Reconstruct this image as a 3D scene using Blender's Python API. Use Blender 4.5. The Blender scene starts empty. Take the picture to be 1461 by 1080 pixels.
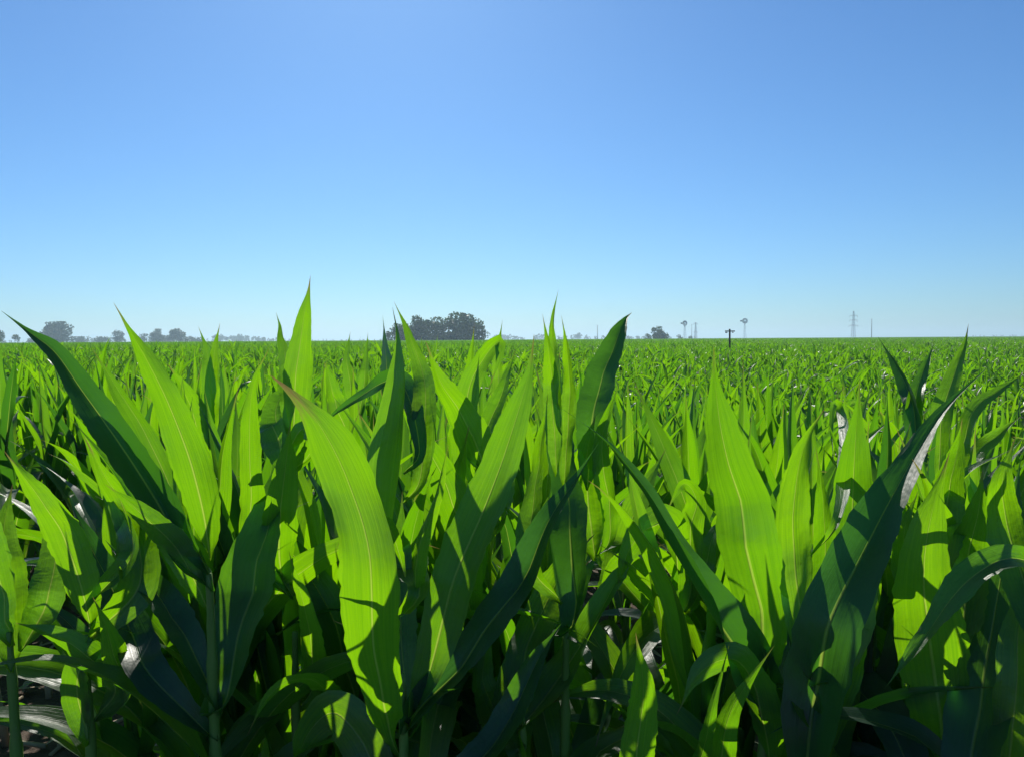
import bpy, math, random
import numpy as np
from mathutils import Vector, Matrix

S = bpy.context.scene
COL = S.collection
R = math.radians
rng = np.random.default_rng(11)

# ------------------------------------------------------------------ camera
W0, H0, F = 1461.0, 1080.0, 1147.0
CAM = np.array([0.0, 0.0, 1.30])
pitch, roll = R(-2.77), R(0.38)
fwd = np.array([0.0, math.cos(pitch), math.sin(pitch)])
r0 = np.array([1.0, 0.0, 0.0]); u0 = np.cross(r0, fwd)
rgt = r0 * math.cos(roll) - u0 * math.sin(roll)
up = u0 * math.cos(roll) + r0 * math.sin(roll)
cd = bpy.data.cameras.new("camera"); cam = bpy.data.objects.new("camera", cd); COL.objects.link(cam)
cd.sensor_width = 36.0; cd.lens = 36.0 * F / W0
cd.clip_start = 0.05; cd.clip_end = 30000
m = Matrix.Identity(4)
for i in range(3):
    m[i][0], m[i][1], m[i][2], m[i][3] = rgt[i], up[i], -fwd[i], CAM[i]
cam.matrix_world = m
S.camera = cam

def pix(px, py, d):
    return CAM + d * (fwd + rgt * (px - W0 / 2) / F + up * (H0 / 2 - py) / F)

# ------------------------------------------------------------------ light
SUN_EL, SUN_AZ = R(36), R(-9)
w = bpy.data.worlds.new("World"); S.world = w; w.use_nodes = True
nt = w.node_tree
bg = nt.nodes["Background"]
sky = nt.nodes.new("ShaderNodeTexSky"); sky.sky_type = 'NISHITA'; sky.sun_disc = False
sky.sun_elevation = SUN_EL; sky.sun_rotation = SUN_AZ
sky.altitude = 50; sky.air_density = 1.0; sky.dust_density = 0.3; sky.ozone_density = 6.0
wb = nt.nodes.new("ShaderNodeMix"); wb.data_type = 'RGBA'; wb.blend_type = 'MULTIPLY'; wb.inputs[0].default_value = 1.0
wb.inputs[7].default_value = (0.535, 0.80, 1.0, 1)          # the camera's cool white balance
nt.links.new(sky.outputs[0], wb.inputs[6]); nt.links.new(wb.outputs[2], bg.inputs[0]); bg.inputs[1].default_value = 0.104
sd = bpy.data.lights.new("sun", 'SUN'); so = bpy.data.objects.new("sun", sd); COL.objects.link(so)
sd.energy = 5.0; sd.angle = R(0.53); sd.color = (1.0, 0.95, 0.86)
sdir = Vector((math.sin(SUN_AZ) * math.cos(SUN_EL), math.cos(SUN_AZ) * math.cos(SUN_EL), math.sin(SUN_EL)))
so.rotation_euler = sdir.to_track_quat('Z', 'Y').to_euler()
S.view_settings.view_transform = 'Standard'; S.view_settings.look = 'None'
S.view_settings.exposure = 0.0; S.view_settings.gamma = 1.0
S.cycles.use_denoising = True
S.cycles.max_bounces = 12; S.cycles.diffuse_bounces = 9; S.cycles.glossy_bounces = 3
S.cycles.transmission_bounces = 6; S.cycles.volume_bounces = 1; S.cycles.transparent_max_bounces = 8
S.cycles.sample_clamp_indirect = 6.0

# ------------------------------------------------------------------ node helpers
def mat(name):
    mt = bpy.data.materials.new(name); mt.use_nodes = True
    t = mt.node_tree; t.nodes.clear()
    out = t.nodes.new("ShaderNodeOutputMaterial")
    return mt, t, out

def N(t, typ, ins=None, **kw):
    n = t.nodes.new(typ)
    for k, v in kw.items(): setattr(n, k, v)
    for k, v in (ins or {}).items():
        if hasattr(v, "is_output"): t.links.new(v, n.inputs[k])
        else: n.inputs[k].default_value = v
    return n

def M(t, op, a, b=0.0, c=None, clamp=False):
    ins = {0: a, 1: b}
    if c is not None: ins[2] = c
    return N(t, "ShaderNodeMath", ins, operation=op, use_clamp=clamp).outputs[0]

def mixc(t, f, a, b, mode='MIX'):
    n = N(t, "ShaderNodeMix", data_type='RGBA', blend_type=mode)
    for k, v in ((0, f), (6, a), (7, b)):
        if hasattr(v, "is_output"): t.links.new(v, n.inputs[k])
        else: n.inputs[k].default_value = v
    return n.outputs[2]

def ramp(t, x, lo, hi, a=0.0, b=1.0):
    n = N(t, "ShaderNodeMapRange", {0: x, 1: lo, 2: hi, 3: a, 4: b}); n.clamp = True
    return n.outputs[0]

# ------------------------------------------------------------------ maize leaf material
def leaf_material():
    mt, t, out = mat("maize_leaf_blade")
    uv = N(t, "ShaderNodeUVMap"); sp = N(t, "ShaderNodeSeparateXYZ", {0: uv.outputs[0]})
    u, v = sp.outputs[0], sp.outputs[1]
    rnd = N(t, "ShaderNodeAttribute", attribute_name="rnd").outputs["Fac"]
    oi = N(t, "ShaderNodeObjectInfo").outputs["Random"]
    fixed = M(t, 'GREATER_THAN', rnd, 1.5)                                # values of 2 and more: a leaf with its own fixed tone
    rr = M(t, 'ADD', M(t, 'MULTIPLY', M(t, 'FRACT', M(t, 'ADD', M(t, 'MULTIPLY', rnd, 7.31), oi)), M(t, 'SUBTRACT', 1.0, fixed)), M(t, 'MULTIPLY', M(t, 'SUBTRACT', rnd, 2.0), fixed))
    au = M(t, 'ABSOLUTE', M(t, 'SUBTRACT', u, 0.5))
    # noise stretched along the blade
    cv = N(t, "ShaderNodeCombineXYZ", {0: M(t, 'MULTIPLY', u, 9.0), 1: M(t, 'MULTIPLY', v, 1.6), 2: M(t, 'MULTIPLY', rr, 40.0)})
    n1 = N(t, "ShaderNodeTexNoise", {0: cv.outputs[0], 2: 2.2, 3: 4.0})
    cv2 = N(t, "ShaderNodeCombineXYZ", {0: M(t, 'MULTIPLY', u, 3.0), 1: M(t, 'MULTIPLY', v, 5.0), 2: M(t, 'MULTIPLY', rr, 23.0)})
    n2 = N(t, "ShaderNodeTexNoise", {0: cv2.outputs[0], 2: 1.4, 3: 3.0})
    cv4 = N(t, "ShaderNodeCombineXYZ", {0: M(t, 'MULTIPLY', u, 75.0), 1: M(t, 'MULTIPLY', v, 2.5), 2: M(t, 'MULTIPLY', rr, 17.0)})
    vein = ramp(t, N(t, "ShaderNodeTexNoise", {0: cv4.outputs[0], 2: 1.0, 3: 1.0}).outputs[0], 0.3, 0.7)
    cv5 = N(t, "ShaderNodeCombineXYZ", {0: M(t, 'MULTIPLY', u, 3.5), 1: M(t, 'MULTIPLY', v, 26.0), 2: M(t, 'MULTIPLY', rr, 29.0)})
    pucker = N(t, "ShaderNodeTexNoise", {0: cv5.outputs[0], 2: 1.0, 3: 2.0}).outputs[0]
    cv3 = N(t, "ShaderNodeCombineXYZ", {0: M(t, 'MULTIPLY', u, 26.0), 1: M(t, 'MULTIPLY', v, 1.1), 2: M(t, 'MULTIPLY', rr, 61.0)})
    vein2 = ramp(t, N(t, "ShaderNodeTexNoise", {0: cv3.outputs[0], 2: 1.0, 3: 2.0}).outputs[0], 0.3, 0.7)
    rw = M(t, 'MULTIPLY', M(t, 'SUBTRACT', 1.05, v), 0.046)
    rib = N(t, "ShaderNodeMapRange", {0: au, 1: M(t, 'MULTIPLY', rw, 0.35), 2: rw, 3: 1.0, 4: 0.0}); rib.clamp = True; rib = rib.outputs[0]
    # reflectance
    dark = mixc(t, rr, (0.020, 0.060, 0.050, 1), (0.042, 0.105, 0.046, 1))
    dark = mixc(t, M(t, 'MULTIPLY', vein, 0.35), dark, (0.060, 0.135, 0.024, 1))
    dark = mixc(t, M(t, 'MULTIPLY', n2.outputs[0], 0.35), dark, (0.028, 0.080, 0.034, 1))
    dark = mixc(t, M(t, 'MULTIPLY', rib, 0.8), dark, (0.20, 0.29, 0.12, 1))
    # transmittance: low tones carry painted shade, high tones let more light through
    shade_tone = ramp(t, rr, 0.10, 0.34, 0.70, 0.0)
    tr = mixc(t, rr, (0.12, 0.42, 0.003, 1), (0.37, 0.76, 0.003, 1))
    tr = mixc(t, M(t, 'MULTIPLY', M(t, 'MULTIPLY', vein, vein2), 0.50), tr, (0.10, 0.36, 0.002, 1))
    tr = mixc(t, M(t, 'MULTIPLY', ramp(t, n1.outputs[0], 0.35, 0.7), 0.45), tr, (0.12, 0.40, 0.003, 1))
    tr = mixc(t, shade_tone, tr, (0.05, 0.20, 0.012, 1))
    dark = mixc(t, M(t, 'MULTIPLY', shade_tone, 0.6), dark, (0.026, 0.068, 0.060, 1))  # bluish shade painted into the base colour of the low tones
    tr = mixc(t, M(t, 'MULTIPLY', rib, 0.7), tr, (0.60, 0.78, 0.10, 1))
    # dry tip, worn spots
    dry = M(t, 'MULTIPLY', ramp(t, M(t, 'ADD', v, M(t, 'MULTIPLY', n2.outputs[0], 0.12)), 0.97, 1.04), ramp(t, rr, 0.3, 0.7), clamp=True)
    dark = mixc(t, dry, dark, (0.28, 0.20, 0.09, 1))
    tr = mixc(t, dry, tr, (0.30, 0.22, 0.06, 1))
    h = M(t, 'ADD', M(t, 'ADD', M(t, 'MULTIPLY', vein, 0.14), M(t, 'MULTIPLY', pucker, 2.4)), M(t, 'ADD', M(t, 'MULTIPLY', vein2, 0.3), M(t, 'MULTIPLY', rib, -1.5)))
    bp = N(t, "ShaderNodeBump", {0: 0.55, 1: 0.0013, 'Height': h})
    ro = M(t, 'ADD', 0.27, M(t, 'MULTIPLY', n1.outputs[0], 0.26))
    pb = N(t, "ShaderNodeBsdfPrincipled", {'Base Color': dark, 'Roughness': ro, 'IOR': 1.68, 'Normal': bp.outputs[0]})
    tl = N(t, "ShaderNodeBsdfTranslucent", {0: tr, 1: bp.outputs[0]})
    mx = N(t, "ShaderNodeMixShader", {0: 0.54, 1: pb.outputs[0], 2: tl.outputs[0]})
    t.links.new(mx.outputs[0], out.inputs[0])
    return mt

def stalk_material():
    mt, t, out = mat("maize_stalk")
    tc = N(t, "ShaderNodeTexCoord")
    mp = N(t, "ShaderNodeMapping", {0: tc.outputs['Object'], 3: (90, 90, 6)})
    n = N(t, "ShaderNodeTexNoise", {0: mp.outputs[0], 2: 1.0, 3: 3.0})
    n2 = N(t, "ShaderNodeTexNoise", {0: tc.outputs['Object'], 2: 9.0})
    c = mixc(t, n.outputs[0], (0.08, 0.19, 0.03, 1), (0.16, 0.30, 0.06, 1))
    c = mixc(t, ramp(t, n2.outputs[0], 0.5, 0.75, 0, 0.6), c, (0.20, 0.20, 0.09, 1))
    bp = N(t, "ShaderNodeBump", {0: 0.4, 1: 0.002, 'Height': n.outputs[0]})
    pb = N(t, "ShaderNodeBsdfPrincipled", {'Base Color': c, 'Roughness': 0.6, 'Specular IOR Level': 0.3, 'Normal': bp.outputs[0]})
    t.links.new(pb.outputs[0], out.inputs[0])
    return mt

def simple_material(name, c1, c2, scale=3.0, rough=0.8, bump=0.3):
    mt, t, out = mat(name)
    tc = N(t, "ShaderNodeTexCoord")
    n = N(t, "ShaderNodeTexNoise", {0: tc.outputs['Object'], 2: scale, 3: 6.0, 4: 0.65})
    c = mixc(t, ramp(t, n.outputs[0], 0.3, 0.7), (*c1, 1), (*c2, 1))
    bp = N(t, "ShaderNodeBump", {0: bump, 1: 0.02, 'Height': n.outputs[0]})
    pb = N(t, "ShaderNodeBsdfPrincipled", {'Base Color': c, 'Roughness': rough, 'Normal': bp.outputs[0]})
    t.links.new(pb.outputs[0], out.inputs[0])
    return mt

def tree_leaf_material(name, c1, c2):
    mt, t, out = mat(name)
    rnd = N(t, "ShaderNodeAttribute", attribute_name="rnd").outputs["Fac"]
    c = mixc(t, rnd, (*c1, 1), (*c2, 1))
    pb = N(t, "ShaderNodeBsdfPrincipled", {'Base Color': c, 'Roughness': 0.55})
    tl = N(t, "ShaderNodeBsdfTranslucent", {0: mixc(t, 0.5, c, (0.08, 0.14, 0.02, 1))})
    mx = N(t, "ShaderNodeMixShader", {0: 0.3, 1: pb.outputs[0], 2: tl.outputs[0]})
    t.links.new(mx.outputs[0], out.inputs[0])
    return mt

def ground_material():
    mt, t, out = mat("field_soil")
    tc = N(t, "ShaderNodeTexCoord"); P = tc.outputs['Object']
    n1 = N(t, "ShaderNodeTexNoise", {0: P, 2: 3.0, 3: 8.0, 4: 0.7})
    n2 = N(t, "ShaderNodeTexNoise", {0: P, 2: 28.0, 3: 6.0, 4: 0.7})
    n3 = N(t, "ShaderNodeTexNoise", {0: P, 2: 0.01, 3: 4.0})
    c = mixc(t, n1.outputs[0], (0.055, 0.036, 0.026, 1), (0.15, 0.105, 0.075, 1))
    c = mixc(t, ramp(t, n2.outputs[0], 0.45, 0.75, 0, 0.7), c, (0.21, 0.155, 0.115, 1))
    d = N(t, "ShaderNodeVectorMath", {0: P}, operation='LENGTH').outputs['Value']
    far = mixc(t, n3.outputs[0], (0.045, 0.085, 0.022, 1), (0.075, 0.11, 0.032, 1))   # crops and pasture beyond the maize
    c = mixc(t, ramp(t, d, 560, 640), c, far)
    h = M(t, 'ADD', n1.outputs[0], M(t, 'MULTIPLY', n2.outputs[0], 0.4))
    bp = N(t, "ShaderNodeBump", {0: 0.9, 1: 0.05, 'Height': h})
    pb = N(t, "ShaderNodeBsdfPrincipled", {'Base Color': c, 'Roughness': 0.95, 'Normal': bp.outputs[0]})
    t.links.new(pb.outputs[0], out.inputs[0])
    return mt

MAT_LEAF, MAT_STALK = leaf_material(), stalk_material()
MAT_GROUND = ground_material()
MAT_STRAW = simple_material("dry_straw", (0.30, 0.23, 0.14), (0.52, 0.43, 0.30), 8.0, 0.7)
MAT_BARK = simple_material("tree_bark", (0.07, 0.055, 0.04), (0.16, 0.13, 0.10), 2.0, 0.9)
MAT_WOOD = simple_material("weathered_wood", (0.05, 0.04, 0.035), (0.11, 0.09, 0.07), 12.0, 0.85)
MAT_STEEL = simple_material("galvanised_steel", (0.36, 0.38, 0.40), (0.50, 0.52, 0.54), 1.0, 0.55)
MAT_CONCRETE = simple_material("grey_concrete", (0.22, 0.22, 0.21), (0.32, 0.31, 0.30), 1.5, 0.85)

# ------------------------------------------------------------------ mesh helpers
class Buf:
    """vertices, faces (quads), uvs, per-vertex rnd; all as numpy arrays"""
    def __init__(s): s.v, s.f, s.uv, s.r, s.mi, s.n = [], [], [], [], [], 0
    def add(s, v, f, uv=None, r=0.5, mi=0):
        v = np.asarray(v, float); f = np.asarray(f, np.int64)
        s.v.append(v); s.f.append(f + s.n); s.n += len(v)
        s.uv.append(np.zeros((len(v), 2)) if uv is None else np.asarray(uv, float))
        s.r.append(np.full(len(v), r) if np.isscalar(r) else np.asarray(r, float))
        s.mi.append(np.full(len(f), mi, np.int32))
        return s
    def data(s):
        return np.concatenate(s.v), np.concatenate(s.f), np.concatenate(s.uv), np.concatenate(s.r), np.concatenate(s.mi)
    def mesh(s, name, mats, smooth=True):
        v, f, uv, r, mi = s.data()
        me = bpy.data.meshes.new(name)
        me.vertices.add(len(v)); me.vertices.foreach_set("co", v.astype(np.float32).ravel())
        k = f.shape[1]
        me.loops.add(f.size); me.loops.foreach_set("vertex_index", f.astype(np.int32).ravel())
        me.polygons.add(len(f)); me.polygons.foreach_set("loop_start", np.arange(0, f.size, k, dtype=np.int32))
        me.polygons.foreach_set("material_index", mi)
        me.polygons.foreach_set("use_smooth", np.full(len(f), smooth))
        ul = me.uv_layers.new(name="UVMap"); ul.data.foreach_set("uv", uv[f.ravel()].astype(np.float32).ravel())
        at = me.attributes.new("rnd", 'FLOAT', 'POINT'); at.data.foreach_set("value", r.astype(np.float32))
        for m_ in (mats if isinstance(mats, (list, tuple)) else [mats]): me.materials.append(m_)
        me.update(calc_edges=True); me.validate()
        return me

def obj(name, me, parent=None, **props):
    o = bpy.data.objects.new(name, me); COL.objects.link(o)
    if parent: o.parent = parent
    for k, v in props.items(): o[k] = v
    return o

def empty(name, loc, **props):
    o = bpy.data.objects.new(name, None); COL.objects.link(o)
    o.location = loc; o.empty_display_size = 0.1
    for k, v in props.items(): o[k] = v
    return o

def nrm(a): return a / np.maximum(np.linalg.norm(a, axis=-1, keepdims=True), 1e-9)

def tube(path, rad, k=8, cap=True):
    """swept tube as quads"""
    path = np.asarray(path, float); n = len(path)
    rad = np.broadcast_to(np.asarray(rad, float), (n,))
    T = nrm(np.gradient(path, axis=0))
    ref = np.array([0.0, 0, 1]) if abs(T[:, 2]).mean() < 0.9 else np.array([1.0, 0, 0])
    A = nrm(np.cross(T, ref)); B = np.cross(T, A)
    th = np.linspace(0, 2 * math.pi, k, endpoint=False)
    v = path[:, None] + rad[:, None, None] * (A[:, None] * np.cos(th)[None, :, None] + B[:, None] * np.sin(th)[None, :, None])
    v = v.reshape(-1, 3)
    i, j = np.meshgrid(np.arange(n - 1), np.arange(k), indexing='ij')
    a = i * k + j; b = i * k + (j + 1) % k
    f = np.stack([a, b, b + k, a + k], -1).reshape(-1, 4)
    if cap:
        c = len(v); v = np.vstack([v, path[0], path[-1]])
        e = (n - 1) * k
        f = np.vstack([f] + [[[c, (j + 2) % k, (j + 1) % k, j] for j in range(0, k, 2)], [[c + 1, e + j, e + (j + 1) % k, e + (j + 2) % k] for j in range(0, k, 2)]])
    return v, f

def box(c, s):
    c = np.asarray(c, float); s = np.asarray(s, float) / 2
    v = np.array([[x, y, z] for z in (-1, 1) for y in (-1, 1) for x in (-1, 1)]) * s + c
    return v, np.array([[0, 2, 3, 1], [4, 5, 7, 6], [0, 1, 5, 4], [2, 6, 7, 3], [0, 4, 6, 2], [1, 3, 7, 5]])

def bar(a, b, r, k=4): return tube(np.array([a, b], float), r, k)

def smooth_noise(g, n, k):
    xs = np.linspace(0, 1, k); return np.interp(np.linspace(0, 1, n), xs, g.normal(size=k))

def catmull(P, n):
    P = np.asarray(P, float)
    Q = np.vstack([2 * P[0] - P[1], P, 2 * P[-1] - P[-2]])
    out = []
    for i in range(1, len(Q) - 2):
        tt = np.linspace(0, 1, 16, endpoint=False)[:, None]
        a, b, c, d = Q[i - 1], Q[i], Q[i + 1], Q[i + 2]
        out.append(0.5 * (2 * b + (c - a) * tt + (2 * a - 5 * b + 4 * c - d) * tt ** 2 + (3 * b - a - 3 * c + d) * tt ** 3))
    out.append(P[-1:]); out = np.vstack(out)
    s = np.concatenate([[0], np.cumsum(np.linalg.norm(np.diff(out[:, :3], axis=0), axis=1))])
    x = np.linspace(0, s[-1], n)
    return np.stack([np.interp(x, s, out[:, k]) for k in range(out.shape[1])], 1)

US9 = np.array([-1, -0.82, -0.55, -0.26, -0.05, 0.05, 0.26, 0.55, 0.82, 1])
US5 = np.array([-1, -0.55, 0, 0.55, 1]); US3 = np.array([-1, 0, 1.0])

def blade(P, side, hw, fold, g, us=US9, wave=0.16, r=0.5):
    """P (n,3) midline base->tip, side (n,3), hw (n), fold (n) keel angle.  The upper face is the hollow one."""
    n = len(P); T = nrm(np.gradient(P, axis=0))
    side = nrm(side - (side * T).sum(1, keepdims=True) * T)
    nor = np.cross(side, T)
    s = np.linspace(0, 1, n)
    L = np.linalg.norm(np.diff(P, axis=0), axis=1).sum()
    fr = L / max(hw.max(), 1e-4) * g.uniform(0.20, 0.34)
    p1, p2 = g.uniform(0, 6.28, 2); f2 = fr * g.uniform(0.8, 1.25)
    wl = np.sin(6.28 * fr * s / 2 + p1) * (0.6 + 0.6 * np.sin(6.28 * fr * s / 5 + p2)); wr = np.sin(6.28 * f2 * s / 2 + p2) * (0.6 + 0.6 * np.sin(6.28 * f2 * s / 5 + p1))
    rag = 1.0 if len(us) > 5 else 0.0
    env = np.clip(s / 0.12, 0, 1) * np.clip((1 - s) / 0.12, 0, 1)
    V = np.empty((n, len(us), 3)); 
    for j, u in enumerate(us):
        a = fold * (1 + 0.25 * abs(u)); uu = u if abs(u) < .99 else u * (1 + rag * g.normal(0, .035, n))
        wv = (wl if u < 0 else wr) * env * wave * abs(u) ** 2.2
        V[:, j] = P + side * (hw * uu * np.cos(a))[:, None] + nor * (hw * abs(u) * np.sin(a) + hw * wv)[:, None]
    bk = (np.interp(np.linspace(0, 1, n), np.linspace(0, 1, 10), g.normal(size=10)) * env * .15)[:, None]
    V += nor[:, None] * (hw[:, None] * bk * (1 - .6 * np.abs(us)[None]))[:, :, None]
    m_ = len(us)
    i, j = np.meshgrid(np.arange(n - 1), np.arange(m_ - 1), indexing='ij')
    a = i * m_ + j
    f = np.stack([a, a + 1, a + 1 + m_, a + m_], -1).reshape(-1, 4)
    uv = np.stack([np.tile(us * 0.5 + 0.5, n), np.repeat(s, m_)], 1)
    return V.reshape(-1, 3), f, uv, r

def width_profile(s, peak=0.42, base=0.5, tip=1.0):
    a = base + (1 - base) * np.sin(np.clip(s / peak, 0, 1) * math.pi / 2)
    x = ((s - peak) / (1 - peak)).clip(0, 1)
    b = (1 - x ** (1.75 * tip)) * (1 - 0.30 * x) ** .8
    y_ = np.clip((x - .62) / .33, 0, 1); b = b * (1 - .62 * y_ * y_ * (3 - 2 * y_))
    b = np.maximum(b, .05 * (1 - x) ** .6)
    return np.where(s < peak, a, b) * 1.0 + 0.004

def stalk_shape(h, r0_, g, k=10, bend=0.02):
    n = 46; z = np.linspace(-0.03, h, n)
    bx, by = g.normal(0, bend, 2)
    P = np.stack([bx * (z / max(h, .1)) ** 2, by * (z / max(h, .1)) ** 2, z], 1)
    rr = r0_ * (1 - 0.55 * np.clip(z / h, 0, 1) ** 1.5)
    ph_ = (z % 0.13) / 0.13
    rr = rr * (1 + 0.34 * ph_ ** 2) * np.where(z > h * .93, .8, 1.0)      # sheaths flare towards each collar
    return tube(P, rr, k), P

# ------------------------------------------------------------------ generic maize plant (local coordinates, about 1.15 m tall)
def plant_shapes(g, H=1.15, nseg=22, us=US9, stalk_k=10, nl=None, arch=0):
    hs = H * g.uniform(0.50, 0.60)
    (sv, sf), sp = stalk_shape(hs, g.uniform(0.012, 0.015), g, stalk_k)
    parts = [("stalk", sv, sf, None, g.uniform())]
    nl = nl or int(g.integers(9, 12)); az0 = g.uniform(0, 6.28)
    for i in range(nl):
        q = i / (nl - 1)
        z0 = hs * (0.10 + 0.87 * q ** 0.9)
        az = az0 + (i % 2) * math.pi + g.normal(0, 0.38)
        e0 = R(np.interp(q, [0, .5, 1], [56, 76, 87]) + g.normal(0, 5))
        bend = R(max(6, np.interp(q, [0, .4, .75, 1], [112, 62 + arch * .8, 30 + arch * .6, 10]) + arch * q + g.normal(0, 24)))
        if g.uniform() < 0.24 and 0.2 < q < 0.9: bend += R(60)
        L = H * np.interp(q, [0, .35, .7, 1], [.36, .60, .62, .50]) * g.uniform(.88, 1.12)
        hw = np.interp(q, [0, .4, .75, 1], [.027, .041, .044, .031]) * g.uniform(.85, 1.12)
        s = np.linspace(0, 1, nseg); ds = L / (nseg - 1)
        el = e0 - bend * s ** g.uniform(1.2, 2.2)
        azs = az + g.normal(0, .35) * s ** 1.5
        d = np.stack([np.cos(el) * np.cos(azs), np.cos(el) * np.sin(azs), np.sin(el)], 1)
        base = np.array([np.interp(z0, sp[:, 2], sp[:, 0]), np.interp(z0, sp[:, 2], sp[:, 1]), z0])
        P = base + np.vstack([np.zeros(3), np.cumsum(d[:-1] * ds, 0)])
        sd0 = np.stack([-np.sin(azs), np.cos(azs), 0 * azs], 1)      # sideways
        nn = np.cross(sd0, d)
        tw = g.normal(0, R(58)) * s ** 1.3 + g.normal(0, R(10))
        side = sd0 * np.cos(tw)[:, None] + nn * np.sin(tw)[:, None]
        side = -side if np.cross(side[0], d[0])[2] < 0 else side
        if g.uniform() < .5: pass
        fold = np.interp(s, [0, .10, .3, 1], [1.15, .62, .34, .22]) * g.uniform(.7, 1.3)
        if q > 0.85: fold = np.interp(s, [0, .3, .7, 1], [1.2, .95, .5, .3])
        pr = width_profile(s, g.uniform(.32, .48), .55)
        pr = pr * (1 + 0.03 * smooth_noise(g, nseg, 9))
        v, f, uv, r = blade(P, side, hw * pr, fold, g, us, g.uniform(.14, .32), g.uniform())
        parts.append(("leaf", v, f, uv, r))
    zmax = max(p[1][:, 2].max() for p in parts)
    return parts, zmax

def plant_buf(g, **kw):
    b = Buf(); parts, zm = plant_shapes(g, **kw)
    for nm, v, f, uv, r in parts: b.add(v, f, uv, r, 1 if nm == "stalk" else 0)
    return b, zm

# ------------------------------------------------------------------ hero plants, each measured from the photograph
def L(pts, hw, lean=0.0, roll=22, bow=0.0, dd=0.0, fold=.24, peak=.45, wave=.12, base=.5, tip=1.0, flip=False, lit=None):
    return dict(pts=pts, hw=hw, lean=lean, roll=roll, bow=bow, dd=dd, fold=fold, peak=peak, wave=wave, base=base, tip=tip, flip=flip, lit=lit)

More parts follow.
